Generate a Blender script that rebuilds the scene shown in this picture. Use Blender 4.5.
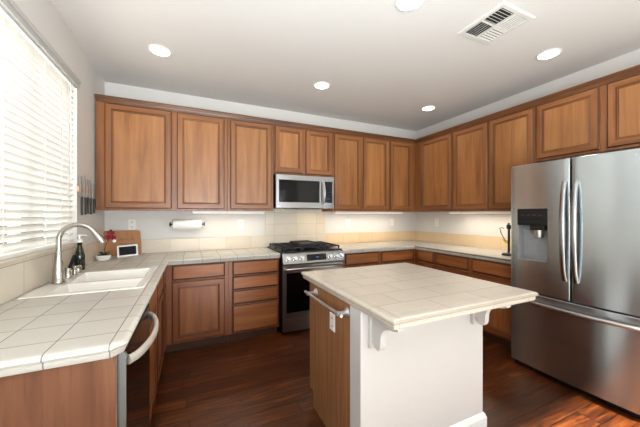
import bpy, bmesh, math, random
from mathutils import Vector, Matrix
random.seed(7)
S = bpy.context.scene
for o in list(bpy.data.objects):
    bpy.data.objects.remove(o)
C = S.collection
PI = math.pi

# ------------------------------------------------------------------ camera, world, sun, big lights, exposure
YAW = math.radians(24.482)
cam = bpy.data.cameras.new('camera')
cam.sensor_fit = 'HORIZONTAL'; cam.sensor_width = 36.0
cam.lens = 280.25 / 640 * 36
cam.shift_y = 0.6 / 640
cam.clip_start = 0.03; cam.clip_end = 200
camo = bpy.data.objects.new('camera', cam); C.objects.link(camo)
camo.location = (0, 0, 1.349); camo.rotation_euler = (PI / 2, 0, -YAW)
S.camera = camo

S.view_settings.view_transform = 'Standard'; S.view_settings.look = 'None'
S.view_settings.gamma = 1.0; S.view_settings.use_curve_mapping = False
S.view_settings.exposure = 0.12
S.cycles.use_denoising = True
S.cycles.max_bounces = 10; S.cycles.diffuse_bounces = 6; S.cycles.glossy_bounces = 5
S.cycles.transparent_max_bounces = 12; S.cycles.sample_clamp_indirect = 6.0
S.cycles.caustics_reflective = False; S.cycles.caustics_refractive = False

w = bpy.data.worlds.new('sky'); S.world = w; w.use_nodes = True
bg = w.node_tree.nodes['Background']
bg.inputs[0].default_value = (0.86, 0.93, 1.0, 1); bg.inputs[1].default_value = 1.6

def light(name, kind, loc, rot, power, color=(1, 1, 1), size=(1, 1), parent=None, **kw):
    l = bpy.data.lights.new(name, kind); l.energy = power; l.color = color
    if kind == 'AREA':
        l.shape = 'RECTANGLE'; l.size, l.size_y = size
    for k, v in kw.items(): setattr(l, k, v)
    o = bpy.data.objects.new(name, l); C.objects.link(o)
    o.location = loc; o.rotation_euler = rot
    if parent: o.parent = parent
    return o
# sun through the added glazed doors behind the photographer: its far edge falls beside the fridge
sd = Vector((-0.06, 1.0, -0.493)).normalized()
light('sun', 'SUN', (2, -6, 5), sd.to_track_quat('-Z', 'Y').to_euler(), 38.0, (1, .94, .86), angle=math.radians(.6))
# added fill at the unseen rear doors and side window; sink window daylight
light('rear_fill', 'AREA', (1.7, -3.42, 1.1), (PI / 2 + .35, 0, 0), 72, (.85, .935, 1), (2.7, 2.0))
light('side_fill', 'AREA', (-1.0, -1.3, 1.55), (0, -PI / 2 - .3, 0), 24, (.9, .96, 1), (1.3, 1.8))
light('sink_window_daylight', 'AREA', (-2.3, 2.26, 3.3), Vector((1.45, 0, -1.6)).to_track_quat('-Z', 'Y').to_euler(), 165, (.95, .98, 1), (1.6, 1.6))

# unseen fill light added behind the camera to brighten the ceiling
light('ceiling_fill', 'AREA', (.1, -.9, 1.2), (PI - .5, 0, 0), 122, (.835, .93, 1), (1.2, 1.2), spread=math.radians(150))

# ------------------------------------------------------------------ measured room
XL, XR, YB, YR, ZC = -0.845, 3.446, 3.64, -3.3, 2.749
CT = 0.914

# ------------------------------------------------------------------ materials
def lin(h):
    r = []
    for i in (0, 2, 4):
        c = int(h[i:i + 2], 16) / 255
        r.append(c / 12.92 if c <= .04045 else ((c + .055) / 1.055) ** 2.4)
    return (*r, 1)
class NT:
    def __init__(s, name):
        s.m = bpy.data.materials.new(name); s.m.use_nodes = True
        s.t = s.m.node_tree; s.b = s.t.nodes['Principled BSDF']
    def n(s, kind, **kw):
        x = s.t.nodes.new(kind)
        for k, v in kw.items(): setattr(x, k, v)
        return x
    def l(s, a, b): s.t.links.new(a, b)
    def put(s, sock, v):
        if hasattr(v, 'is_output') or isinstance(v, bpy.types.NodeSocket): s.l(v, sock)
        else: sock.default_value = v
    def math(s, op, a, b=0.0, c=0.0):
        x = s.n('ShaderNodeMath', operation=op)
        s.put(x.inputs[0], a); s.put(x.inputs[1], b); s.put(x.inputs[2], c)
        return x.outputs[0]
    def mix(s, f, a, b, mode='MIX'):
        x = s.n('ShaderNodeMix', data_type='RGBA', blend_type=mode)
        s.put(x.inputs[0], f); s.put(x.inputs[6], a); s.put(x.inputs[7], b)
        return x.outputs[2]
    def noise(s, vec, scale, detail=4, rough=.55, dist=0):
        x = s.n('ShaderNodeTexNoise')
        if vec is not None: s.l(vec, x.inputs['Vector'])
        x.inputs['Scale'].default_value = scale; x.inputs['Detail'].default_value = detail
        x.inputs['Roughness'].default_value = rough; x.inputs['Distortion'].default_value = dist
        return x.outputs[0]
    def ramp(s, f, stops):
        x = s.n('ShaderNodeValToRGB'); s.l(f, x.inputs[0])
        e = x.color_ramp.elements
        while len(e) < len(stops): e.new(.5)
        for k, (p, c) in zip(e, stops): k.position = p; k.color = c
        return x.outputs[0]
    def bump(s, h, strength, dist=.002):
        x = s.n('ShaderNodeBump'); s.l(h, x.inputs['Height'])
        x.inputs['Strength'].default_value = strength; x.inputs['Distance'].default_value = dist
        s.l(x.outputs[0], s.b.inputs['Normal'])
    def set(s, color=None, rough=None, metal=None, spec=None):
        if color is not None: s.put(s.b.inputs['Base Color'], color)
        if rough is not None: s.put(s.b.inputs['Roughness'], rough)
        if metal is not None: s.b.inputs['Metallic'].default_value = metal
        if spec is not None: s.b.inputs['Specular IOR Level'].default_value = spec
        return s

def plain(name, h, rough=.5, metal=0, var=.04, scale=30, spec=.5):
    k = NT(name)
    co = k.n('ShaderNodeTexCoord').outputs['Object']
    c = lin(h); f = k.noise(co, scale, 3)
    d = tuple(x * (1 - var * 2) for x in c[:3]) + (1,)
    e = tuple(min(1, x * (1 + var)) for x in c[:3]) + (1,)
    k.set(k.mix(f, d, e), rough, metal, spec)
    return k.m
def wood(name, dark, mid, light_, rough=.36, gscale=22, blotch=.35, stretch=1.1, pores=.3):
    k = NT(name)
    uv = k.n('ShaderNodeUVMap').outputs[0]
    rnd = k.n('ShaderNodeObjectInfo').outputs['Random']
    off = k.n('ShaderNodeCombineXYZ'); k.l(k.math('MULTIPLY', rnd, 37.0), off.inputs[0]); k.l(k.math('MULTIPLY', rnd, 91.0), off.inputs[1])
    ad = k.n('ShaderNodeVectorMath', operation='ADD'); k.l(uv, ad.inputs[0]); k.l(off.outputs[0], ad.inputs[1])
    def sc(x, y):
        v = k.n('ShaderNodeVectorMath', operation='MULTIPLY'); k.l(ad.outputs[0], v.inputs[0]); v.inputs[1].default_value = (x, y, 1); return v.outputs[0]
    grain = k.noise(sc(gscale, stretch), 1.0, 6, .62, .6)
    fine = k.noise(sc(gscale * 9, stretch * 4), 1.0, 3, .6)
    blot = k.noise(sc(3.2, 2.2), 1.0, 3, .6, .4)
    col = k.ramp(grain, [(.3, lin(dark)), (.5, lin(mid)), (.72, lin(light_))])
    col = k.mix(k.math('MULTIPLY', blot, blotch), col, lin(dark))
    col = k.mix(k.math('MULTIPLY', k.math('GREATER_THAN', fine, .6), pores), col, lin(dark))
    tone = k.math('ADD', k.math('MULTIPLY', rnd, .16), .92)
    hs = k.n('ShaderNodeHueSaturation'); k.l(col, hs.inputs['Color']); k.l(tone, hs.inputs['Value'])
    k.set(hs.outputs[0], rough)
    k.bump(fine, .08, .001)
    return k.m
def tiles(name, a, b, pa, pb, oa, ob, body, vary, grout, g=.0035, offset=0., rough=.32, bump=.4):
    """tile grid over two world axes a, b (0..2)"""
    k = NT(name)
    sp = k.n('ShaderNodeSeparateXYZ'); k.l(k.n('ShaderNodeNewGeometry').outputs['Position'], sp.inputs[0])
    u = k.math('DIVIDE', k.math('SUBTRACT', sp.outputs[a], oa), pa)
    v = k.math('DIVIDE', k.math('SUBTRACT', sp.outputs[b], ob), pb)
    row = k.math('FLOOR', v)
    if offset: u = k.math('ADD', u, k.math('MULTIPLY', row, offset))
    fu = k.math('FRACT', u); fv = k.math('FRACT', v)
    du = k.math('MULTIPLY', k.math('MINIMUM', fu, k.math('SUBTRACT', 1., fu)), pa)
    dv = k.math('MULTIPLY', k.math('MINIMUM', fv, k.math('SUBTRACT', 1., fv)), pb)
    m = k.math('LESS_THAN', k.math('MINIMUM', du, dv), g / 2)
    cell = k.n('ShaderNodeCombineXYZ'); k.l(k.math('FLOOR', u), cell.inputs[0]); k.l(row, cell.inputs[1])
    wn = k.n('ShaderNodeTexWhiteNoise', noise_dimensions='2D'); k.l(cell.outputs[0], wn.inputs['Vector'])
    pos = k.n('ShaderNodeNewGeometry').outputs['Position']
    cl = k.noise(pos, 9, 5, .6, .5)
    f = k.math('ADD', k.math('MULTIPLY', wn.outputs['Value'], .5), k.math('MULTIPLY', cl, .6))
    col = k.mix(f, lin(vary), lin(body))
    col = k.mix(m, col, lin(grout))
    k.set(col, k.math('ADD', k.math('MULTIPLY', m, .4), rough))
    h = k.math('ADD', k.math('MULTIPLY', cl, .25), k.math('SUBTRACT', 1., m))
    k.bump(h, bump, .0015)
    return k.m
def planks(name):
    k = NT(name)
    pos = k.n('ShaderNodeNewGeometry').outputs['Position']
    sp = k.n('ShaderNodeSeparateXYZ'); k.l(pos, sp.inputs[0])
    W, L = .127, 1.35
    v = k.math('DIVIDE', sp.outputs[1], W); row = k.math('FLOOR', v)
    wr = k.n('ShaderNodeTexWhiteNoise', noise_dimensions='1D'); k.l(row, wr.inputs['W'])
    u = k.math('ADD', k.math('DIVIDE', sp.outputs[0], L), k.math('MULTIPLY', wr.outputs['Value'], 7.3))
    colm = k.math('FLOOR', u)
    fu = k.math('FRACT', u); fv = k.math('FRACT', v)
    du = k.math('MULTIPLY', k.math('MINIMUM', fu, k.math('SUBTRACT', 1., fu)), L)
    dv = k.math('MULTIPLY', k.math('MINIMUM', fv, k.math('SUBTRACT', 1., fv)), W)
    edge = k.math('MINIMUM', du, dv); m = k.math('LESS_THAN', edge, .0026)
    cell = k.n('ShaderNodeCombineXYZ'); k.l(colm, cell.inputs[0]); k.l(row, cell.inputs[1])
    wn = k.n('ShaderNodeTexWhiteNoise', noise_dimensions='2D'); k.l(cell.outputs[0], wn.inputs['Vector'])
    g = k.n('ShaderNodeCombineXYZ')
    k.l(k.math('ADD', k.math('MULTIPLY', sp.outputs[0], 2.2), k.math('MULTIPLY', wn.outputs['Value'], 40.)), g.inputs[0])
    k.l(k.math('MULTIPLY', sp.outputs[1], 26.), g.inputs[1])
    gr = k.noise(g.outputs[0], 1., 6, .62, 1.2)
    g2 = k.n('ShaderNodeCombineXYZ')
    k.l(k.math('ADD', k.math('MULTIPLY', sp.outputs[0], 5.), k.math('MULTIPLY', wn.outputs['Value'], 17.)), g2.inputs[0])
    k.l(k.math('MULTIPLY', sp.outputs[1], 9.), g2.inputs[1])
    kn = k.noise(g2.outputs[0], 1., 3, .6, .3)
    col = k.ramp(gr, [(.3, lin('221007')), (.5, lin('562a11')), (.7, lin('8a4c1f'))])
    col = k.mix(k.math('MULTIPLY', wn.outputs['Value'], .8), col, lin('35190b'))
    col = k.mix(k.math('MULTIPLY', k.math('GREATER_THAN', kn, .68), .75), col, lin('140906'))
    col = k.mix(m, col, lin('120906'))
    k.set(col, k.math('ADD', k.math('MULTIPLY', gr, .2), .22))
    h = k.math('ADD', k.math('MULTIPLY', kn, .8), k.math('MULTIPLY', k.math('MINIMUM', k.math('MULTIPLY', edge, 120.), 1.), .6))
    k.bump(h, .35, .004)
    return k.m
def steel(name, h, rough=.3, aniso=.75, brush='z'):
    k = NT(name)
    pos = k.n('ShaderNodeTexCoord').outputs['Object']
    v = k.n('ShaderNodeVectorMath', operation='MULTIPLY'); k.l(pos, v.inputs[0])
    v.inputs[1].default_value = (3, 3, 700) if brush == 'z' else (700, 700, 3)
    f = k.noise(v.outputs[0], 1., 2)
    c = lin(h)
    k.set(c, rough, 1.0)
    k.b.inputs['Anisotropic'].default_value = aniso; k.b.inputs['Anisotropic Rotation'].default_value = .25
    tg = k.n('ShaderNodeTangent', direction_type='UV_MAP', uv_map='UVMap'); k.l(tg.outputs[0], k.b.inputs['Tangent'])
    return k.m
def emit(name, h, strength):
    k = NT(name); k.b.inputs['Base Color'].default_value = lin('ffffff')
    k.b.inputs['Emission Color'].default_value = lin(h); k.b.inputs['Emission Strength'].default_value = strength
    return k.m
def pane(name, tint=.93):
    k = NT(name)
    tr = k.n('ShaderNodeBsdfTransparent'); tr.inputs[0].default_value = (tint, tint, tint, 1)
    gl = k.n('ShaderNodeBsdfGlossy'); gl.inputs['Roughness'].default_value = .02
    mx = k.n('ShaderNodeMixShader'); mx.inputs[0].default_value = .05
    k.l(tr.outputs[0], mx.inputs[1]); k.l(gl.outputs[0], mx.inputs[2])
    k.l(mx.outputs[0], k.t.nodes['Material Output'].inputs[0])
    return k.m
def translucent(name, h, amount):
    k = NT(name); k.set(lin(h), .5)
    tl = k.n('ShaderNodeBsdfTranslucent'); tl.inputs[0].default_value = lin(h)
    mx = k.n('ShaderNodeMixShader'); mx.inputs[0].default_value = amount
    k.l(k.b.outputs[0], mx.inputs[1]); k.l(tl.outputs[0], mx.inputs[2])
    k.l(mx.outputs[0], k.t.nodes['Material Output'].inputs[0])
    return k.m

M = {}
M['wall'] = plain('painted wall', 'd6d3ce', .7, var=.01, scale=60)
M['splash_paint'] = M['wall']
M['ceil'] = plain('painted ceiling', 'd6d3cf', .8, var=.012, scale=40)
M['white'] = plain('white paint', 'cccac7', .45, var=.01)
M['trimwhite'] = plain('white enamel', 'eeeeea', .35, var=.01)
M['floor'] = planks('dark hand-scraped planks')
M['maple'] = wood('honey maple panel', '7f4f2a', 'a66f40', 'bb8551', .33, 12, .5, .8, .15)
M['frame'] = wood('stained maple frame', '6c4022', '935d33', 'a96f41', .34, 16, .45, .8, .15)
M['glaze'] = plain('dark glaze in grooves', '45240f', .45)
M['crown'] = wood('dark crown wood', '4a2916', '6f4527', '895a36', .34, 22, .35)
M['basepanel'] = wood('base maple panel', '713d1e', '985b31', 'ad7040', .36, 14, .35, .8, .12)
M['baseframe'] = wood('base maple frame', '643316', '874b27', '9b5c31', .36, 18, .35, .8, .15)
M['oak'] = wood('oak end panel', '7c5233', '9c6d48', 'b08259', .45, 36, .3, 1.6, .4)
M['cherry'] = wood('reddish end panel', '55311f', '784b31', '8a5e43', .42, 12, .3, 1.0)
M['toe'] = plain('toe kick wood', '4a2a17', .5)
M['ctile'] = tiles('counter tile', 0, 1, .170, .168, -.252, 1.251, 'cac6be', 'bab4aa', '827b71', .004)
M['itile'] = tiles('island tile', 0, 1, .30, .172, .79, .92, 'cac1b4', 'bcb2a4', 'a59a8b', .004, .5)
M['btile'] = tiles('backsplash tile back', 0, 2, .305, .1512, -.233, .914, 'dcd1c0', 'cabca7', 'b0a28f', .0035)
M['stile'] = tiles('backsplash tile side', 1, 2, .34, .176, .012, .914, 'dcd3c3', 'c8bca9', 'a89c8a', .004)
M['btile_lamplit'] = tiles('lamplit backsplash tile back', 0, 2, .255, .1512, 1.78, .914, 'dfc7a2', 'd3b790', 'b9a07e', .003)  # same backsplash tile, with the strip lamps' warm glow put into its colour
M['stile_lamplit'] = tiles('lamplit backsplash tile side', 1, 2, .36, .1512, .04, .914, 'dfc9a8', 'd0b794', 'b9a07e', .003)  # side tile again, lamp warmth mixed into the colour
M['steel'] = steel('brushed stainless', 'ccd5da', .23, .93)
M['steelmid'] = steel('appliance stainless', 'a3a3a2', .27, .8)
M['steelhandle'] = steel('handle stainless', 'a0a0a0', .25, .3)
M['steeldark'] = steel('dark stainless', '96908b', .3, .7)
M['steelv'] = steel('satin stainless', 'c4c1bd', .3, .3)
M['bladesteel'] = plain('knife steel', 'a9abac', .4, .5, .01)
M['barsteel'] = plain('polished towel bar', 'c6c8ca', .28, .8, .01)
M['satin'] = plain('pale satin metal', 'cfc8bd', .5, .35, .01)
M['chrome'] = plain('satin nickel', 'bdb9b3', .22, 1.0, .01)
M['bchrome'] = plain('chrome', 'd8d8d8', .1, 1.0, .01)
M['screen'] = plain('dark screen', '0c0c0e', .4, spec=.15)
M['black'] = plain('black plastic', '101112', .3)
M['blackgloss'] = plain('black glass', '050607', .08, spec=.35)
M['iron'] = plain('cast iron', '17171a', .55)
M['grey'] = plain('grey plastic', '8b8d8f', .4)
M['porcelain'] = plain('white porcelain', 'eeebe4', .15, var=.01)
M['plate'] = plain('outlet plastic', 'eceae5', .35, var=.01)
M['slot'] = plain('outlet slot', '3a3836', .5)
M['blind'] = translucent('white blind slat', 'f4f3ef', .35)
M['glass'] = pane('window glass')
M['valance'] = plain('blind valance', 'b9b7b3', .5)
M['ventpaint'] = plain('vent enamel', 'd6d3cd', .5)
M['lamp'] = emit('lamp diffuser', 'fff6ea', 9)
M['uclamp'] = emit('strip lamp', 'fff0dc', 1.6)
M['bluelight'] = emit('blue display light', '3f7fe0', .35); M['bluelight'].node_tree.nodes['Principled BSDF'].inputs['Base Color'].default_value = lin('0a0c12')
M['bottle'] = plain('dark green glass', '16220f', .06, spec=.7)
M['paper'] = plain('paper towel', 'f2f1ee', .9, var=.015, scale=90)
M['board'] = wood('wood board', '8a5a34', 'a87448', 'b88656', .5, 14, .35)
M['engrave'] = plain('burnt engraving', '7a4a2c', .7)
M['red'] = plain('red petals', '86101c', .5, var=.2, scale=60)
M['leaf'] = plain('dark leaves', '25331c', .5, var=.2)
M['soil'] = plain('dark pebbles', '1c1917', .8, var=.3, scale=120)
M['yellow'] = plain('yellow plastic', 'd8c62a', .4)
M['beech'] = wood('pale wood rail', 'b98f6b', 'cfa985', 'dbb997', .5, 20, .1)
M['logo'] = plain('pale logo print', 'cfd2d2', .4)
M['ventdark'] = plain('duct interior', '1e1c1b', .9)
M['backdrop'] = plain('added dark fence', '5a5148', .9, var=.1, scale=4)
M['reflector'] = plain('pale carpet', 'aaa7a2', .95, var=.05, scale=300)  # for the added floor that bounces light
M['fence'] = plain('grey render outside', 'c9c6c0', .9)

# ------------------------------------------------------------------ mesh helper
class MB:
    def __init__(s): s.v = []; s.f = []; s.mi = []; s.g = []
    def add(s, verts, faces, mi=0, g=2):
        b = len(s.v); s.v += [tuple(p) for p in verts]
        for k, f in enumerate(faces):
            s.f.append([b + i for i in f])
            s.mi.append(mi[k] if isinstance(mi, list) else mi); s.g.append(g[k] if isinstance(g, list) else g)
        return s
    def box(s, x0, x1, y0, y1, z0, z1, mi=0, g=2):
        v = [(x, y, z) for z in (z0, z1) for y in (y0, y1) for x in (x0, x1)]
        return s.add(v, [(0, 2, 3, 1), (4, 5, 7, 6), (0, 1, 5, 4), (2, 6, 7, 3), (0, 4, 6, 2), (1, 3, 7, 5)], mi, g)
    def obox(s, c, ax, ay, az, mi=0, g=2):
        c = Vector(c); ax, ay, az = Vector(ax), Vector(ay), Vector(az)
        v = [c + a * ax + b * ay + d * az for d in (-1, 1) for b in (-1, 1) for a in (-1, 1)]
        return s.add(v, [(0, 2, 3, 1), (4, 5, 7, 6), (0, 1, 5, 4), (2, 6, 7, 3), (0, 4, 6, 2), (1, 3, 7, 5)], mi, g)
    def rings(s, x0, x1, z0, z1, loops, mats, back=0.0, fill=0, fillg=2):
        """front at -y: nested rectangles (inset, y); mats[i] fills between loop i and i+1"""
        vs = []; fs = []; ms = []; gs = []
        for ins, y in loops:
            vs += [(x0 + ins, y, z0 + ins), (x1 - ins, y, z0 + ins), (x1 - ins, y, z1 - ins), (x0 + ins, y, z1 - ins)]
        for i in range(len(loops) - 1):
            for k in range(4):
                a, b = i * 4 + k, i * 4 + (k + 1) % 4
                fs.append((a, b, b + 4, a + 4)); ms.append(mats[i]); gs.append(0 if k in (0, 2) else 2)
        n = (len(loops) - 1) * 4
        fs.append((n, n + 1, n + 2, n + 3)); ms.append(fill); gs.append(fillg)
        fs.append((3, 2, 1, 0)); ms.append(mats[0]); gs.append(2)
        return s.add(vs, fs, ms, gs)
    def tube(s, path, r, n=12, mi=0, flat=1.0, up=None, g=2, cap=True):
        P = [Vector(p) for p in path]; rr = r if isinstance(r, (list, tuple)) else [r] * len(P)
        vs = []; fs = []
        t0 = (P[1] - P[0]).normalized()
        ref = Vector(up) if up else (Vector((0, 0, 1)) if abs(t0.z) < .9 else Vector((1, 0, 0)))
        nrm = (ref - t0 * ref.dot(t0)).normalized()
        for i, p in enumerate(P):
            t = (P[min(i + 1, len(P) - 1)] - P[max(i - 1, 0)]).normalized()
            nrm = (nrm - t * nrm.dot(t)).normalized(); bi = t.cross(nrm)
            for k in range(n):
                a = 2 * PI * k / n
                vs.append(p + (nrm * math.cos(a) + bi * math.sin(a) * flat) * rr[i])
        for i in range(len(P) - 1):
            for k in range(n):
                a = i * n + k; b = i * n + (k + 1) % n
                fs.append((a, b, b + n, a + n))
        if cap:
            fs.append(tuple(range(n - 1, -1, -1))); fs.append(tuple(range((len(P) - 1) * n, len(P) * n)))
        return s.add(vs, fs, mi, g)
    def lathe(s, prof, c=(0, 0, 0), axis='z', n=24, mi=0, sx=1, sy=1, close=True):
        """prof: (r, h) pairs along axis"""
        vs = []; fs = []; c = Vector(c)
        for r, h in prof:
            for k in range(n):
                a = 2 * PI * k / n; u, v = r * math.cos(a) * sx, r * math.sin(a) * sy
                d = {'z': (u, v, h), 'x': (h, u, v), 'y': (v, h, u)}[axis]
                vs.append(c + Vector(d))
        for i in range(len(prof) - 1):
            for k in range(n):
                a = i * n + k; b = i * n + (k + 1) % n
                fs.append((a, b, b + n, a + n))
        if close:
            fs.append(tuple(range(n - 1, -1, -1))); fs.append(tuple(range((len(prof) - 1) * n, len(prof) * n)))
        return s.add(vs, fs, mi)
    def prism(s, poly, axis, a0, a1, mi=0, g=2):
        """poly of 2D points; axis 0: (y,z) 1: (x,z) 2: (x,y)"""
        n = len(poly); vs = []
        for a in (a0, a1):
            for p, q in poly:
                vs.append({0: (a, p, q), 1: (p, a, q), 2: (p, q, a)}[axis])
        fs = [(i, (i + 1) % n, (i + 1) % n + n, i + n) for i in range(n)]
        fs += [tuple(range(n - 1, -1, -1)), tuple(range(n, 2 * n))]
        return s.add(vs, fs, mi, g)
    def sweep(s, path, prof, mi=0, g=0, closed=False):
        """prof (out, z) swept along a level path (x,y); out is to the right of travel"""
        n = len(path); vs = []; m = len(prof)
        P = [Vector((p[0], p[1])) for p in path]
        for i in range(n):
            dirs = []
            if i > 0 or closed: dirs.append((P[i] - P[i - 1]).normalized())
            if i < n - 1 or closed: dirs.append((P[(i + 1) % n] - P[i]).normalized())
            ns = [Vector((d.y, -d.x)) for d in dirs]
            if len(ns) == 2:
                q = (ns[0] + ns[1]); q = q / max(q.dot(ns[0]), .2)
            else: q = ns[0]
            for o, z in prof: vs.append((P[i].x + q.x * o, P[i].y + q.y * o, z))
        fs = []; gs = []
        for i in range(n if closed else n - 1):
            j = (i + 1) % n; d = (P[j] - P[i])
            for k in range(m):
                a = i * m + k; b = i * m + (k + 1) % m
                fs.append((a, b, j * m + (k + 1) % m, j * m + k)); gs.append(0 if abs(d.x) > abs(d.y) else 1)
        if not closed:
            fs += [tuple(range(m - 1, -1, -1)), tuple(range((n - 1) * m, n * m))]; gs += [2, 2]
        return s.add(vs, fs, mi, gs)
    def build(s, name, mats, parent=None, loc=None, bevel=0, smooth=None, label=None, segs=2):
        me = bpy.data.meshes.new(name)
        off = Vector(loc) if loc else Vector((0, 0, 0))
        me.from_pydata([Vector(p) - off for p in s.v], [], s.f)
        mats = mats if isinstance(mats, (list, tuple)) else [mats]
        for m_ in mats: me.materials.append(M[m_] if isinstance(m_, str) else m_)
        for p, mi in zip(me.polygons, s.mi): p.material_index = mi
        bm = bmesh.new(); bm.from_mesh(me)
        bmesh.ops.recalc_face_normals(bm, faces=bm.faces)
        uvl = bm.loops.layers.uv.new('UVMap')
        for f, g in zip(bm.faces, s.g):
            nx = max(range(3), key=lambda i: abs(f.normal[i]))
            if g == nx:
                oth = [i for i in range(3) if i != nx]; a, b = oth
            else:
                b = g; a = [i for i in range(3) if i not in (nx, g)][0]
            for lp in f.loops:
                lp[uvl].uv = (lp.vert.co[a] + lp.vert.co[nx] * .3, lp.vert.co[b])
        bm.to_mesh(me); bm.free()
        if smooth:
            for p in me.polygons: p.use_smooth = True
            me.set_sharp_from_angle(angle=math.radians(smooth))
        o = bpy.data.objects.new(name, me); C.objects.link(o)
        o.location = off
        if parent: o.parent = parent
        if bevel:
            b = o.modifiers.new('soft edges', 'BEVEL'); b.width = bevel; b.segments = segs; b.limit_method = 'ANGLE'; b.angle_limit = math.radians(40)
            b.harden_normals = False
        if label: o['label'] = label
        return o
def thing(name, label, cat, loc=(0, 0, 0), rz=0, group=None):
    o = bpy.data.objects.new(name, None); C.objects.link(o); o.empty_display_size = .1
    o.location = loc; o.rotation_euler = (0, 0, rz); o['label'] = label; o['category'] = cat
    if group: o['group'] = group
    return o
def tag(o, label, cat, group=None):
    o['label'] = label; o['category'] = cat
    if group: o['group'] = group
    return o
def struct(name, mb, mats, loc=None, **kw):
    o = mb.build(name, mats, loc=loc, **kw); o['kind'] = 'structure'; return o
def dup(root, loc, rz=None, label=None):
    r = root.copy(); C.objects.link(r); r.location = loc
    if rz is not None: r.rotation_euler = (0, 0, rz)
    if label: r['label'] = label
    for ch in list(root.children):
        c = ch.copy(); C.objects.link(c); c.parent = r
        for gch in list(ch.children):
            d = gch.copy(); C.objects.link(d); d.parent = c
    return r
B = MB

# ------------------------------------------------------------------ room shell
XS = XR
struct('floor', B().box(XL - .3, XS + .15, .35, YB + .15, -.1, 0), 'floor')
struct('floor_rear', B().box(XL - .3, XS + .15, YR - .15, .35, -.1, 0), 'reflector')  # pale floor added out of view to bounce neutral light
struct('ceiling', B().box(XL - .3, XS + .15, YR - .15, YB + .15, ZC, ZC + .1), 'ceil')
struct('wall_back', B().box(XL - .3, XS + .15, YB, YB + .15, 0, ZC), 'wall')
struct('wall_right', B().box(XS, XS + .15, YR, YB, 0, ZC), 'wall')
# left wall with the sink window and an added rear side window
WY0, WY1, WZ0, WZ1 = 1.66, 2.86, 1.105, 2.40
b = B(); T = .16
for y0, y1, z0, z1 in ((YR, -2.2, 0, ZC), (-2.2, -.4, 0, .85), (-2.2, -.4, 2.2, ZC), (-.4, WY0, 0, ZC), (WY0, WY1, 0, WZ0), (WY0, WY1, WZ1, ZC), (WY1, YB, 0, ZC)):
    b.box(XL - T, XL, y0, y1, z0, z1)
struct('wall_left', b, 'wall')
b = B()
for x0, x1, z0, z1 in ((XL - .3, .35, 0, ZC), (3.05, XS + .15, 0, ZC), (.35, 3.05, 2.22, ZC)):
    b.box(x0, x1, YR - .15, YR, z0, z1)
struct('wall_rear', b, 'wall')
def window(name, along, fix, a0, a1, z0, z1, fw=.05, th=.05, mull=()):
    f = B()
    def bx(p0, p1, q0, q1, t=th):
        if along == 'y': f.box(fix - t / 2, fix + t / 2, p0, p1, q0, q1)
        else: f.box(p0, p1, fix - t / 2, fix + t / 2, q0, q1)
    bx(a0, a0 + fw, z0, z1); bx(a1 - fw, a1, z0, z1); bx(a0 + fw, a1 - fw, z0, z0 + fw); bx(a0 + fw, a1 - fw, z1 - fw, z1)
    for m_ in mull: bx(m_ - fw / 2, m_ + fw / 2, z0 + fw, z1 - fw, th * .8)
    o = struct(name, f, 'trimwhite', bevel=.003)
    g = B()
    if along == 'y': g.box(fix - .003, fix + .003, a0 + fw, a1 - fw, z0 + fw, z1 - fw)
    else: g.box(a0 + fw, a1 - fw, fix - .003, fix + .003, z0 + fw, z1 - fw)
    g.build('pane', 'glass', o)
window('window_1', 'y', XL - T + .045, WY0, WY1, WZ0 + .012, WZ1, mull=((WY0 + WY1) / 2,))
window('added_glass_doors', 'x', YR - .08, .35, 3.05, 0.0, 2.22, .025, mull=(1.7,))  # glazed doors added behind the camera to let light in
window('added_side_window', 'y', XL - T + .045, -2.2, -.4, .85, 2.2, mull=(-1.3,))  # unseen side window, added for its light
# ground outside
struct('wall_backdrop', B().box(-4.6, -4.4, -6, 12, -.12, 2.0), 'backdrop')  # fence added outside to darken the view between blind slats
struct('ground', B().box(-14, 12, -16, 16, -.35, -.12), 'fence')

# tiled backsplash (wall finish)
TH = .012
b = B().box(XL, .872, YB - TH, YB, CT + .001, 1.066)
struct('trim_1', b, 'btile')                               # back wall, left of range
struct('trim_2', B().box(.872, 1.735, YB - TH, YB, CT - .1, 1.42), 'btile')
struct('trim_3', B().box(1.735, XR, YB - TH, YB, CT + .001, 1.066), 'btile_lamplit')
struct('trim_4', B().box(XR - TH, XR, 1.60, YB - TH, CT + .001, 1.066), 'stile_lamplit')
b = B().box(XL, XL + TH, 1.146, WY1 + .02, CT + .001, WZ0 + .0)
b.box(XL, XL + TH, WY1 + .02, YB - TH, CT + .001, 1.085)
b.box(XL - T + .075, XL + .022, WY0, WY1, WZ0, WZ0 + .012)
struct('trim_5', b, 'stile')
# crown moulding along the top of the hanging cabinets
UF, UX = YB - .35, XR - .35                                # front planes of the hanging cabinets
cp = [(0, 2.418), (.008, 2.418), (.010, 2.430), (.014, 2.434), (.018, 2.446), (.026, 2.456), (.028, 2.462), (.032, 2.464), (.032, 2.476), (-.02, 2.476), (-.02, 2.4305), (0, 2.4305)]
struct('trim_6', B().sweep([(-.832, UF), (UX, UF), (UX, .66)], cp, 0), 'crown')

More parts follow.
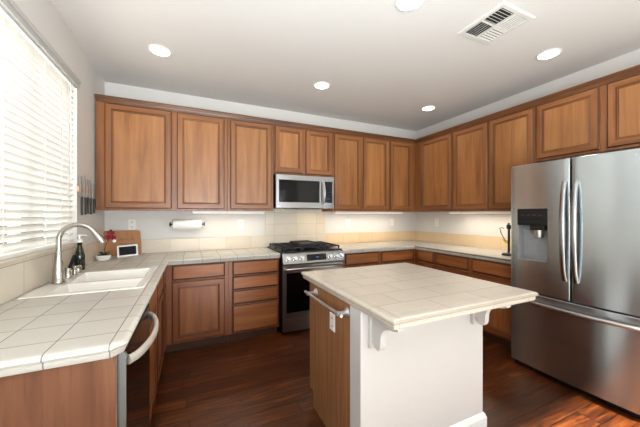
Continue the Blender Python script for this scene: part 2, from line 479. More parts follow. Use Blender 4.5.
# ------------------------------------------------------------------ cabinets
def door_part(x0, x1, z0, z1, parent, mats, name='door'):
    t = .021
    loops = [(0, -.0005), (0, -t + .006), (.007, -t), (.052, -t), (.055, -t + .006), (.060, -t + .004), (.064, -t + .005), (.067, -t + .010), (.070, -t + .009)]
    o = B().rings(x0, x1, z0, z1, loops, [1, 2, 1, 2, 1, 1, 2, 0], fill=0).build(name, mats, parent)
    return o
def slab_part(x0, x1, z0, z1, parent, mats, name='drawer_front'):
    t = .021
    loops = [(0, -.0005), (0, -t + .009), (.009, -t + .003), (.012, -t + .003), (.014, -t)]
    return B().rings(x0, x1, z0, z1, loops, [1, 2, 2, 1], fill=0, fillg=0).build(name, mats, parent)
UM = ['maple', 'frame', 'glaze']; BM_ = ['basepanel', 'baseframe', 'glaze']
def hanging(label, loc, rz, wdt, z0, z1, doors, depth=.35, group='hanging cabinets'):
    t = thing('wall_cabinet', label, 'cabinet', loc, rz, group)
    b = B().box(0, wdt, 0, depth, z0, z1)
    b.build('carcass', 'frame', t)
    for x0, x1, a, c in doors: door_part(x0, x1, a, c, t, UM)
    return t
UZ0, UZ1, DZ0, DZ1 = 1.385, 2.43, 1.406, 2.410
eps = .0015
hanging('honey wood wall cabinet in the left corner beside the knife rack', (-.829, UF, 0), 0, .6575, UZ0, UZ1, [(-.760 + .829, -.196 + .829, DZ0, DZ1)])
hanging('wood wall cabinet with one door above the paper towel roll', (-.171, UF, 0), 0, .524, UZ0, UZ1, [(.025, .495, DZ0, DZ1)])
hanging('single door wood wall cabinet just left of the microwave', (.358, UF, 0), 0, .524, UZ0, UZ1, [(.030, .504, DZ0, DZ1)])
hanging('short two door wood wall cabinet above the microwave', (.886, UF, 0), 0, .79, 1.835, UZ1, [(.012, .376, 1.85, DZ1), (.410, .775, 1.85, DZ1)])
hanging('tall two door wood wall cabinet just right of the microwave', (1.680, UF, 0), 0, .915, UZ0, UZ1, [(.018, .436, DZ0, DZ1), (.468, .904, DZ0, DZ1)])
t = thing('wall_cabinet', 'narrow door wood wall cabinet filling the far right room corner', 'cabinet', (2.598, UF, 0), 0, 'hanging cabinets')
B().box(0, UX - 2.598, 0, .35, UZ0, UZ1).box(UX - 2.598, XR - 2.598 - .001, .002, .35, UZ0, UZ1).build('carcass', 'frame', t)
door_part(.012, .415, DZ0, DZ1, t, UM)
R90 = -PI / 2
hanging('two door wood wall cabinet on right wall, next to far corner', (UX, UF - .001, 0), R90, 1.175, UZ0, UZ1, [(.118, .666, DZ0, DZ1), (.689, 1.164, DZ0, DZ1)])
hanging('single door wood wall cabinet on right wall just before the fridge', (UX, 2.112, 0), R90, .472, UZ0, UZ1, [(.003, .461, DZ0, DZ1)])
hanging('short two door wood wall cabinet above the stainless fridge', (UX, 1.638, 0), R90, .98, 1.868, UZ1, [(.009, .476, 1.888, DZ1), (.528, .972, 1.888, DZ1)])

def base(label, loc, rz, wdt, parts, depth=.60, top=CT - .0525, shape=None):
    t = thing('base_cabinet', label, 'cabinet', loc, rz, 'base cabinets')
    if shape: shape.build('carcass', 'baseframe', t)
    else: B().box(0, wdt, 0, depth, .10, top).build('carcass', 'baseframe', t)
    B().box(0, wdt, .075, depth - .02, 0, .0995).build('toe_kick', 'toe', t)
    for kind, x0, x1, z0, z1 in parts:
        (door_part if kind == 'door' else slab_part)(x0, x1, z0, z1, t, BM_, kind)
    return t
BF = 3.03                                                  # face of the back run
LX = -.245                                                 # face of the left run (faces +X)
RX = 2.836                                                 # face of the right run (faces -X)
D1, D0 = .856, .715
base('wood base cabinet with one drawer over one door, left of range', (-.243, BF, 0), 0, .583, [('drawer_front', .066, .546, D0, D1), ('door', .066, .546, .118, .697)])
base('wood base cabinet of four stacked drawers just left of the range', (.342, BF, 0), 0, .536, [('drawer_front', .036, .526, .712, D1), ('drawer_front', .036, .526, .563, .701), ('drawer_front', .036, .526, .412, .552), ('drawer_front', .036, .526, .118, .400)])
base('wood base cabinet with two drawers between range and far corner', (1.668, BF, 0), 0, RX - 1.668 - .001, [('drawer_front', .048, .545, D0, D1), ('drawer_front', .590, 1.13, D0, D1), ('door', .048, .545, .118, .697), ('door', .590, 1.13, .118, .697)])
# right run: local x runs towards the camera
base('wood base cabinet at start of right run beside the far corner', (RX, BF - .001, 0), R90, .388, [('drawer_front', .075, .352, D0, D1), ('door', .075, .352, .118, .697)])
base('wood base cabinet in middle of the right wall run', (RX, BF - .39, 0), R90, .482, [('drawer_front', .010, .465, D0, D1), ('door', .010, .465, .118, .697)])
base('wood base cabinet whose drawer meets the fridge side', (RX, BF - .873, 0), R90, .54, [('drawer_front', .030, .525, D0, D1), ('door', .030, .525, .118, .697)])
# left run: faces +X, local x runs away from the camera
L90 = PI / 2
t = thing('base_cabinet', 'wood sink base cabinet between dishwasher and inner corner', 'cabinet', (LX, 1.805, 0), L90, 'base cabinets')
w_ = .955
bb = B().box(0, w_, 0, .02, .10, CT - .0525).box(0, .018, .02, .585, .10, CT - .053).box(w_ - .018, w_, .02, .585, .10, CT - .053).box(.018, w_ - .018, .02, .585, .10, .118)
bb.build('carcass', 'baseframe', t)
B().box(0, w_, .075, .58, 0, .0995).build('toe_kick', 'toe', t)
for x0, x1 in ((.03, .455), (.50, .925)):
    slab_part(x0, x1, D0, D1, t, BM_); door_part(x0, x1, .118, .697, t, BM_)
t = thing('base_cabinet', 'wood corner base cabinet between sink base and back run', 'cabinet', (LX, 2.762, 0), L90, 'base cabinets')
B().box(0, .268, 0, .585, .10, CT - .0525).box(.268, YB - 2.776, .004, .585, .10, CT - .0525).build('carcass', 'baseframe', t)
B().box(0, .268, .075, .58, 0, .0995).build('toe_kick', 'toe', t)
slab_part(.02, .20, D0, D1, t, BM_); door_part(.02, .20, .118, .697, t, BM_)
# end panel facing the camera
o = B().box(XL + .001, LX + .005, 1.168, 1.192, 0, CT - .0525, 0, 2).build('end_panel', 'cherry', loc=(-.55, 1.18, 0), bevel=.002)
tag(o, 'reddish wood end panel closing the sink counter beside the dishwasher', 'panel')

# ------------------------------------------------------------------ countertops
# edge tile profile (out from deck edge, z): rounded lip over a set-back cove
def nosing(w0=.06, h=.05):
    p = [(0, CT), (w0 - .018, CT), (w0 - .009, CT - .002), (w0 - .002, CT - .008), (w0, CT - .016), (w0 - .003, CT - .022), (w0 - .011, CT - .025), (w0 - .013, CT - .028), (w0 - .010, CT - .032), (w0 - .012, CT - .044), (w0 - .016, CT - h), (0, CT - h)]
    return p
z0, z1 = CT - .045, CT
SX0, SX1, SY0, SY1 = -.800, -.272, 1.945, 2.625            # sink cut-out
ex = -.205 - .06; ey = 1.135 + .06; by = 2.995 + .06
t = thing('countertop', 'pale tile L-shaped countertop with the white sink set in', 'countertop', (-.55, 2.3, 0))
o_ = (-.55, 2.3, 0)
b = B()
for x0, x1, y0, y1 in ((XL + .0, ex, ey, SY0), (XL, SX0, SY0, SY1), (SX1, ex, SY0, SY1), (XL, ex, SY1, by), (XL, .882, by, YB)):
    b.box(x0, x1, y0, y1, z0, z1)
def deck(b, name, mat, parent):
    o = b.build(name, mat, parent, loc=o_); o.location = (0, 0, 0); return o
d = b.build('deck', 'ctile', t, loc=o_); d.location = (0, 0, 0)
d = B().sweep([(XL, ey), (ex - .005, ey), (ex, ey + .005), (ex, by), (.882, by)], nosing()).build('edge_trim', 'ctile', t, loc=o_, smooth=40); d.location = (0, 0, 0)
rx = 2.806 + .06
t = thing('countertop', 'pale tile L-shaped countertop running from range to fridge', 'countertop', (3.1, 3.3, 0))
o_ = (3.1, 3.3, 0)
d = B().box(1.672, XR, by, YB, z0, z1).box(rx, XR, 1.612, by, z0, z1).build('deck', 'ctile', t, loc=o_); d.location = (0, 0, 0)
d = B().sweep([(1.672, by), (rx, by), (rx, 1.612)], nosing()).build('edge_trim', 'ctile', t, loc=o_, smooth=40); d.location = (0, 0, 0)

# ------------------------------------------------------------------ sink
t = thing('sink', 'white double bowl sink set into the tiled counter', 'sink', (-.535, 2.285, CT - .2))
oo = Vector((-.535, 2.285, CT - .2))
def P(mb, name, mats, parent, org, **kw):
    o = mb.build(name, mats, parent, loc=org, **kw); o.location = (0, 0, 0); return o
b = B()
zt = CT + .006; div = 2.285; r = .03; zb = CT - .17
xa, xb, ya, yb_ = SX0 - .012, SX1 + .012, SY0 - .012, SY1 + .012
bowls = [(SX0 + .085, SX1 - .035, SY0 + .035, div - .022), (SX0 + .085, SX1 - .035, div + .022, SY1 - .035)]
xs = [xa, bowls[0][0], bowls[0][1], xb]; ys = [ya, bowls[0][2], bowls[0][3], bowls[1][2], bowls[1][3], yb_]
vs = [(x, y, zt - (.012 if j in (2, 3) and i in (1, 2) else 0)) for j, y in enumerate(ys) for i, x in enumerate(xs)]
fs = []
for j in range(5):
    for i in range(3):
        if i == 1 and j in (1, 3): continue
        a = j * 4 + i; fs.append((a, a + 1, a + 5, a + 4))
nb = len(vs)
# bowls with sloped walls
for q, (j0, j1) in enumerate(((1, 2), (3, 4))):
    top = [j0 * 4 + 1, j0 * 4 + 2, j1 * 4 + 2, j1 * 4 + 1]
    x0, x1, y0, y1 = bowls[q]
    base_i = len(vs)
    for ins, zz in ((.008, zt - .03), (.022, zb + .03), (.05, zb)):
        vs += [(x0 + ins, y0 + ins, zz), (x1 - ins, y0 + ins, zz), (x1 - ins, y1 - ins, zz), (x0 + ins, y1 - ins, zz)]
    prev = top
    for k in range(3):
        cur = [base_i + k * 4 + m_ for m_ in range(4)]
        for m_ in range(4): fs.append((prev[m_], prev[(m_ + 1) % 4], cur[(m_ + 1) % 4], cur[m_]))
        prev = cur
    fs.append(tuple(prev))
# outer skirt of the rim
sk = len(vs)
for x, y in ((xa, ya), (xb, ya), (xb, yb_), (xa, yb_)): vs.append((x, y, CT + .0005))
co = [0, 3, 23, 20]
edge = [[0, 1, 2, 3], [3, 7, 11, 15, 19, 23], [23, 22, 21, 20], [20, 16, 12, 8, 4, 0]]
for e in range(4):
    for p_, q_ in zip(edge[e], edge[e][1:]): pass
    fs.append(tuple(edge[e][::-1]) + (sk + e, sk + (e + 1) % 4))
b.add(vs, fs)
P(b, 'basin', 'porcelain', t, oo, bevel=.006, smooth=50, segs=3)
for q in bowls:
    cx, cy = (q[0] + q[1]) / 2, (q[2] + q[3]) / 2
    P(B().lathe([(.0, zb + .004), (.03, zb + .004), (.042, zb + .003), (.043, zb + .0005)], (cx, cy, 0), n=20), 'drain', 'bchrome', t, oo, smooth=40)

# ------------------------------------------------------------------ faucet and friends
fx, fy, fz = -.765, 2.285, CT + .007
t = thing('faucet', 'brushed nickel gooseneck pull-down faucet behind the sink', 'faucet', (fx, fy, fz))
B().lathe([(.036, 0), (.036, .006), (.033, .012), (.029, .06), (.023, .13), (.019, .19), (.0165, .20)], n=24).build('base', 'chrome', t, smooth=40)
pth = [(0, 0, .195), (0, 0, .255)]
R_ = .095
for k in range(15):
    a = PI - k * (PI * .84) / 14
    pth.append((R_ + R_ * math.cos(a), 0, .265 + R_ * math.sin(a)))
B().tube(pth, .0145, 14).build('neck', 'chrome', t, smooth=50)
e = Vector(pth[-1]); d = (Vector(pth[-1]) - Vector(pth[-2])).normalized()
B().tube([e - d * .006, e + d * .02, e + d * .05, e + d * .085, e + d * .09], [.0165, .018, .020, .0225, .019], 16).build('spray_head', 'chrome', t, smooth=50)
t = thing('faucet_lever', 'nickel mixer valve with black lever beside the gooseneck faucet', 'faucet handle', (-.768, 2.435, fz))
B().lathe([(.026, 0), (.026, .006), (.021, .012), (.020, .05), (.016, .062), (.004, .066)], n=20).build('valve_body', 'chrome', t, smooth=40)
B().obox((.014, .03, .10), (.010, .004, 0), (-.002, .005, 0), (.010, .018, .045)).build('lever', 'screen', t, bevel=.003, label='black lever')
t = thing('soap_pump', 'small nickel soap dispenser nearest the black lever', 'soap dispenser', (-.752, 2.505, fz))
B().lathe([(.021, 0), (.021, .005), (.015, .009), (.014, .04), (.02, .044), (.021, .06), (.014, .066)], n=18).build('stem', 'chrome', t, smooth=40)
B().tube([(0, 0, .055), (.02, -.012, .058), (.045, -.026, .052)], [.009, .008, .006], 10).build('spout', 'chrome', t, smooth=40)
t = thing('air_gap', 'short nickel air gap cap closest to the green bottle', 'air gap', (-.762, 2.60, fz))
B().lathe([(.024, 0), (.024, .004), (.021, .006), (.021, .045), (.017, .055), (.005, .057)], n=20).build('cap', 'chrome', t, smooth=40)
B().lathe([(.0245, 0.0), (.0245, .006)], (0, 0, .012), n=20).build('ring', 'bchrome', t, smooth=40)
# bottle with pump
t = thing('soap_bottle', 'dark green glass bottle with a white pump top on the counter', 'bottle', (-.799, 2.765, CT))
B().lathe([(.029, 0), (.0325, .005), (.0325, .105), (.030, .125), (.023, .155), (.0155, .18), (.0145, .20), (.0165, .203), (.0165, .214)], n=28).build('glass_body', 'bottle', t, smooth=40)
p = B().lathe([(.018, .2145), (.018, .236), (.013, .240), (.006, .242), (.006, .262), (.012, .263), (.012, .274), (.005, .277)], n=20).build('pump', 'plate', t, smooth=40, label='white pump top')
B().tube([(.008, 0, .269), (.03, -.004, .27), (.045, -.006, .263)], [.005, .0045, .004], 8).build('nozzle', 'plate', p, smooth=40)

# orchid in a white bowl
t = thing('potted_orchid', 'red flower in a small white bowl of dark pebbles', 'plant', (-.758, 3.23, CT))
B().lathe([(.030, 0), (.046, .006), (.056, .025), (.060, .050), (.061, .052), (.057, .052), (.050, .03), (.02, .026)], n=28, sy=.9, close=False).build('bowl', 'porcelain', t, smooth=40)
b = B(); random.seed(3)
b.lathe([(.0, .0455), (.0575, .0455), (.056, .041)], n=20, sy=.85, close=False)
for k in range(46):
    a = random.random() * 2 * PI; q = .048 * math.sqrt(random.random()); rr = random.uniform(.006, .011)
    b.lathe([(.001, -rr * .7), (rr * .8, -rr * .3), (rr, .1 * rr), (rr * .6, rr * .6), (.001, rr * .75)], (q * math.cos(a), q * .85 * math.sin(a), .047), n=7)
b.build('pebbles', 'soil', t, smooth=60)
b = B()
for a, L, hgt in ((.3, .075, .035), (2.5, .06, .03), (4.4, .07, .02), (5.6, .08, .03)):
    pts = [(0, 0, .047), (L * .5 * math.cos(a), L * .5 * math.sin(a), .05 + hgt), (L * math.cos(a), L * math.sin(a), .05 + hgt * .7)]
    b.tube(pts, [.004, .016, .002], 8, flat=.2, up=(0, 0, 1) if False else (-math.sin(a), math.cos(a), 0))
b.build('leaves', 'leaf', t, smooth=60)
st = [(0, 0, .045), (.005, .01, .10), (.018, .02, .16), (.04, .03, .205), (.055, .03, .215)]
B().tube(st, .0028, 8).build('stem', 'leaf', t, smooth=60)
def blossom(c, rad, tilt):
    b = B()
    for k in range(5):
        a = 2 * PI * k / 5 + tilt; u = Vector((math.cos(a), -.35, math.sin(a))).normalized()
        c0 = Vector(c); side = u.cross(Vector((0, 1, 0))).normalized()
        b.tube([c0, c0 + u * rad * .5 + Vector((0, -.006, 0)), c0 + u * rad * .85, c0 + u * rad], [.003, rad * .38, rad * .3, .003], 8, flat=.18, up=side)
    return b
blossom((.055, .016, .255), .038, .3).build('flower', 'red', t, smooth=60)
blossom((.035, .012, .215), .034, 1.0).build('flower', 'red', t, smooth=60)
blossom((.075, .014, .215), .028, .6).build('flower', 'red', t, smooth=60)
blossom((.085, .0, .18), .018, .6).build('bud', 'plate', t, smooth=60, label='white bud')

# cutting board leaning on the wall
t = thing('cutting_board', 'rounded wooden cutting board leaning in the counter corner', 'cutting board', (-.662, 3.545, CT + .0045))
lean = math.radians(14)
def rrect(w0, h0, r, n=5, cx=0, cy=0):
    pts = []
    for sx, sy, a0 in ((1, 0, -PI / 2), (1, 1, 0), (0, 1, PI / 2), (0, 0, PI)):
        px, py = cx + (w0 / 2 - r) * (1 if sx else -1), cy + (r if not sy else h0 - r)
        for k in range(n + 1):
            a = a0 + k * PI / 2 / n; pts.append((px + r * math.cos(a), py + r * math.sin(a)))
    return pts
bo = B().prism([(x - max(0, (z - .03)) * .10, z) for x, z in rrect(.325, .262, .022)], 1, 0, .018).build('plank', 'board', t, bevel=.003)
bo.rotation_euler = (-lean, 0, 0)
b = B()
for pts in ([(-.045, .155), (-.03, .175), (-.015, .15), (.0, .172), (.012, .155), (.03, .168), (.05, .15)], [(.06, .16), (.075, .195), (.068, .15), (.085, .165), (.095, .158)], [(-.04, .12), (-.01, .128), (.03, .122)]):
    b.tube([(x, -.0002, z) for x, z in pts], .0022, 6)
g_ = b.build('engraving', 'engrave', bo, label='dark engraved lettering scrawl')
# small digital frame
t = thing('digital_frame', 'small black screen in a white frame leaning before the board', 'tablet', (-.597, 3.41, CT + .004))
ln = math.radians(20)
p = B().prism(rrect(.178, .122, .012), 1, 0, .012).build('frame', 'trimwhite', t, bevel=.002); p.rotation_euler = (-ln, -.05, .16)
B().prism(rrect(.146, .088, .004, cy=.017), 1, -.0012, .004).build('screen', 'screen', p)
q = B().obox((0, .03, .03), (.02, 0, 0), (0, .002, .001), (0, .018, .03)).build('stand', 'trimwhite', t)

# ------------------------------------------------------------------ knives on a magnetic rail
o = B().box(XL + .0005, XL + .016, 2.85, 3.22, 1.53, 1.575).build('knife_rack', 'beech', loc=(XL, 3.02, 1.55), bevel=.002)
tag(o, 'pale wooden magnetic knife rail on the wall beside the blind', 'knife rack')
kl = [(2.885, .17, .15, .04, 'large wide knife hanging nearest the blind on the rail'), (2.975, .185, .145, .034, 'second knife from the blind hanging on the wooden rail'),
      (3.04, .16, .14, .028, 'middle narrow knife of five on the wooden rail'), (3.115, .165, .145, .036, 'fourth knife from the blind on the wooden rail'), (3.195, .14, .135, .03, 'last knife on the rail, closest to the wall cabinet')]
for y, bl, hl, wd, lab in kl:
    t = thing('kitchen_knife', lab, 'knife', (XL + .0185, y, 1.49), 0, 'knives on the magnetic rail')
    B().prism([(-wd / 2, 0), (wd / 2, 0), (wd / 2, bl * .7), (wd * .1, bl), (-wd / 2, bl * .97)], 0, -.0015, .0025).build('blade', 'bladesteel', t)
    B().prism([(-.011, 0), (.011, 0), (.013, -hl * .3), (.009, -hl * .6), (.013, -hl), (-.010, -hl)], 0, 0, .012, 0).build('handle', 'black', t, bevel=.003)

# ------------------------------------------------------------------ paper towel
t = thing('paper_towel_holder', 'wall mounted holder with a dark rod under the cabinets', 'towel holder', (-.05, YB, 1.232))
B().tube([(-.175, -.075, 0), (.175, -.075, 0)], .008, 12).build('rod', 'black', t, smooth=40)
for s in (-1, 1):
    B().lathe([(.024, -.004), (.026, 0), (.024, .004)], (s * .178, -.075, 0), 'x', 20).build('end_disc', 'black', t, smooth=40)
    B().tube([(s * .178, -.075, 0), (s * .182, -.04, 0), (s * .182, -.0015, 0)], .007, 10).build('arm', 'black', t, smooth=40)
o = B().lathe([(.009, -.148), (.052, -.148), (.053, -.146), (.053, .146), (.052, .148), (.009, .148)], axis='x', n=36, close=False).prism([(.051, -.0), (.053, -.0), (.050, -.035), (.046, -.062), (.0445, -.0615), (.048, -.034)], 0, -.147, .147).build('paper_towel_roll', 'paper', smooth=40)
o.location = (-.052, YB - .075, 1.232)
tag(o, 'white paper towel roll on the rod under the wall cabinet', 'paper towel')

# ------------------------------------------------------------------ outlets and switches
def outlet(x, y, z, rz, label, kind='outlet', wd=.072):
    t = thing('wall_outlet' if kind == 'outlet' else 'light_switch', label, 'outlet' if kind == 'outlet' else 'switch', (x, y, z), rz)
    B().box(-wd / 2, wd / 2, -.006, -.0005, -.058, .058).build('cover_plate', 'plate', t, bevel=.003)
    if kind == 'outlet':
        for s in (-1, 1):
            f = B().box(-.017, .017, -.009, -.0055, s * .027 - .016, s * .027 + .016).build('socket', 'plate', t, bevel=.002)
            B().box(-.008, -.005, -.0095, -.0085, s * .027 - .005, s * .027 + .008).box(.005, .008, -.0095, -.0085, s * .027 - .005, s * .027 + .008).box(-.003, .003, -.0095, -.0085, s * .027 - .012, s * .027 - .007).build('slots', 'slot', f)
    else:
        B().box(-.016, .016, -.009, -.0055, -.032, .032).build('rocker', 'plate', t, bevel=.002)
    return t
outlet(-.60, YB, 1.235, 0, 'white outlet on the wall above the cutting board')
outlet(.555, YB, 1.22, 0, 'white outlet on the wall between paper towels and range tile')
outlet(2.117, YB, 1.215, 0, 'white outlet on the wall right of the range tile')
outlet(2.93, YB, 1.22, 0, 'white switch plate on back wall near the far corner', 'switch')
outlet(XR, 3.20, 1.22, R90, 'white outlet on the right wall near the far corner')

# ------------------------------------------------------------------ blinds
t = thing('window_blind', 'white horizontal slat blind covering the sink window', 'blind', (XL, 2.1, WZ1))
org = Vector((XL, 2.1, WZ1))
b = B(); pitch = .0432; tilt = math.radians(52); n = 29; sw = .025
bx_ = XL - .034
ysl0, ysl1 = WY0 + .008, WY1 - .008
zt = WZ1 - .055
for i in range(n):
    zc = zt - i * pitch
    if zc < WZ0 + .05: break
    prof = []
    for k in range(5):
        s_ = -1 + k * .5; bow = .003 * (1 - s_ * s_)
        # room edge up
        prof.append((bx_ + s_ * sw * math.cos(tilt) - bow * math.sin(tilt), zc + s_ * sw * math.sin(tilt) + bow * math.cos(tilt)))
    lo = [(x + .0016 * math.sin(tilt), z - .0016 * math.cos(tilt)) for x, z in prof][::-1]
    b.prism([(x, z) for x, z in prof + lo], 1, ysl0, ysl1)
zl = zc
P(b, 'slats', 'blind', t, org, smooth=40)
P(B().box(bx_ - .022, bx_ + .022, ysl0, ysl1, WZ0 + .016, WZ0 + .034), 'bottom_rail', 'blind', t, org, bevel=.003)
P(B().box(XL - .075, XL - .006, WY0 + .004, WY1 - .004, WZ1 - .045, WZ1 - .002), 'head_rail', 'trimwhite', t, org)
P(B().prism([(XL + .001, WZ1 - .035), (XL + .016, WZ1 - .035), (XL + .018, WZ1 - .012), (XL + .010, WZ1 - .008), (XL + .010, WZ1 - .004), (XL + .022, WZ1), (XL + .026, WZ1 + .014), (XL + .026, WZ1 + .022), (XL + .001, WZ1 + .022)], 1, WY0 - .015, WY1 + .012), 'valance', 'valance', t, org)
for y in (1.72, 1.93, 2.37, 2.62, 2.74):
    P(B().tube([(bx_ + .019, y, WZ1 - .046), (bx_ + .019, y, WZ0 + .03)], .0012, 6), 'ladder_cord', 'plate', t, org)
P(B().tube([(XL + .010, 2.70, WZ1 - .06), (XL + .012, 2.70, 1.60)], .004, 8), 'tilt_wand', 'trimwhite', t, org, smooth=40)

# ------------------------------------------------------------------ microwave
t = thing('microwave', 'stainless over-the-range microwave hung above the gas range', 'microwave', (.897, 3.235, 1.42))
W, H = .768, .405
B().box(0, W, .012, .40, .0, H).build('body', 'black', t, bevel=.004)
B().rings(.0, W, .0, H, [(0, .0115), (0, -.012), (.004, -.016), (.0041, -.016)], [0, 0, 0], fill=0).build('front_frame', 'steelmid', t)
B().box(.035, .563, -.0185, -.0155, .072, H - .063).build('door_window', 'blackgloss', t, bevel=.002)
B().box(.640, .742, -.0185, -.0155, .072, H - .063).build('control_panel', 'blackgloss', t, bevel=.002)
b = B()
for i in range(3):
    for j in range(5): b.box(.655 + i * .028, .672 + i * .028, -.0195, -.018, .09 + j * .034, .105 + j * .034)
b.build('keypad', 'iron', t)
hp = [(.604, -.016, .055), (.606, -.045, .085), (.612, -.060, .14), (.614, -.064, .205), (.612, -.060, .27), (.606, -.045, .325), (.604, -.016, .355)]
B().tube(hp, .013, 12, flat=.8).build('handle', 'steelv', t, smooth=50)
B().box(.2, .62, -.012, .30, -.008, -.0005).build('vent_underside', 'black', t)

# ------------------------------------------------------------------ gas range
t = thing('gas_range', 'stainless slide-in gas range between the back counters', 'stove', (.897, 2.98, 0))
W = .762
B().box(.004, W - .004, .03, .64, .04, .895).build('body', 'black', t)
B().box(.02, W - .02, .06, .60, 0, .0395).build('plinth', 'black', t)
b = B().box(-.012, W + .008, .02, .63, .9155, .928).box(.004, W - .004, .03, .62, .8955, .915)
b.build('cooktop', 'black', t, bevel=.003)
cp_ = [(.018, .785), (-.042, .790), (-.046, .800), (-.012, .905), (-.004, .914), (.03, .914), (.028, .785)]
B().prism(cp_, 0, 0.0, W).build('control_panel', 'steelmid', t, bevel=.002)
nrm = Vector((0, -(.905 - .80), -.034 * -1 * -1)).normalized(); nrm = Vector((0, -.951, .308)).normalized()
upv = Vector((0, .308, .951))
def onpanel(x, f): return Vector((x, -.046 + .034 * f, .800 + .105 * f))
c = onpanel(.405, .52)
dd = B().obox(c + nrm * .0012, (.120, 0, 0), nrm * .002, upv * .036).build('display', 'blackgloss', t)
B().obox(c + nrm * .0037 + Vector((.008, 0, 0)), (.018, 0, 0), nrm * .0005, upv * .007).build('digits', 'bluelight', dd)
for x in (.062, .143, .224, .575, .655, .728 - .002):
    c = onpanel(x, .48)
    k_ = B().tube([c, c + nrm * .006], [.033, .031], 20).tube([c + nrm * .006, c + nrm * .012, c + nrm * .034, c + nrm * .038], [.024, .025, .022, .019], 20).obox(c + nrm * .036, (.005, 0, 0), nrm * .006, upv * .019).build('knob', 'bchrome', t, smooth=40)
# oven door
od = B().box(.006, W - .006, -.022, .028, .195, .778).build('oven_door', 'steeldark', t, bevel=.003)
B().box(.045, W - .045, -.0245, -.0215, .255, .695).build('oven_window', 'blackgloss', od, bevel=.002)
hb = [(.03, -.0215, .742), (.032, -.055, .742), (.05, -.064, .742), (.2, -.068, .742), (.38, -.07, .742), (.562, -.068, .742), (.712, -.064, .742), (.73, -.055, .742), (.732, -.0215, .742)]
B().tube(hb, .0125, 12).build('handle', 'steelv', od, smooth=50)
B().box(.006, W - .006, -.020, .028, .045, .186).build('warming_drawer', 'steeldark', t, bevel=.003)
# burners and grates
zg = .928
for (x, y, r_) in ((.16, .17, .045), (.16, .46, .038), (.60, .17, .05), (.60, .46, .036), (.38, .32, .05)):
    B().lathe([(r_ * 1.25, 0), (r_ * 1.25, .006), (r_, .008), (r_, .016), (r_ * .9, .021), (.002, .022)], (x, y, zg), n=22).build('burner', 'iron', t, smooth=40)
for gx0, gx1 in ((.012, .252), (.258, .502), (.508, .748)):
    b = B(); bz0, bz1 = zg + .026, zg + .042
    for y in (.06, .59): b.box(gx0, gx1, y - .008, y + .008, bz0, bz1)
    for x in (gx0 + .008, gx1 - .008): b.box(x - .008, x + .008, .06, .59, bz0, bz1)
    for y in (.17, .325, .46): b.box(gx0, gx1, y - .006, y + .006, bz0, bz1)
    xm = (gx0 + gx1) / 2; b.box(xm - .006, xm + .006, .06, .59, bz0, bz1)
    for x in (gx0 + .008, gx1 - .008):
        for y in (.06, .325, .59): b.box(x - .007, x + .007, y - .007, y + .007, zg + .0002, bz0)
    b.build('grate', 'iron', t, bevel=.002)
o = B().box(1.165, 1.40, 3.10, 3.48, .9715, .988).box(1.155, 1.41, 3.09, 3.10, .9715, .999).box(1.155, 1.41, 3.48, 3.49, .9715, .999).box(1.155, 1.165, 3.10, 3.48, .9715, .999).box(1.40, 1.41, 3.10, 3.48, .9715, .999).build('griddle', 'iron', loc=(1.28, 3.3, .9715), bevel=.002)
tag(o, 'flat black griddle plate lying on the centre grates of the range', 'griddle')

# ------------------------------------------------------------------ dishwasher (faces +X)
t = thing('dishwasher', 'dark stainless dishwasher with a wide bowed handle', 'dishwasher', (LX, 1.196, 0), L90)
W = .604
B().box(.002, W - .002, .03, .58, .10, CT - .052).build('tub', 'black', t)
B().box(.0, W, -.030, .028, .105, CT - .056).build('door', ['blackgloss'], t, bevel=.004)
B().box(-.0012, .004, -.0305, .012, .105, CT - .056).build('door_edge', 'steelmid', t, label='bright steel door edge')
B().box(.01, W - .01, .07, .56, 0, .099).build('toe_kick', 'black', t)
hz = .808
hp = []
for k in range(17):
    s_ = k / 16; x = .045 + s_ * (W - .09); hp.append((x, -.029 - .060 * math.sin(PI * s_) ** .6, hz))
B().tube(hp, .018, 12, flat=.6).build('handle', 'satin', t, smooth=50)

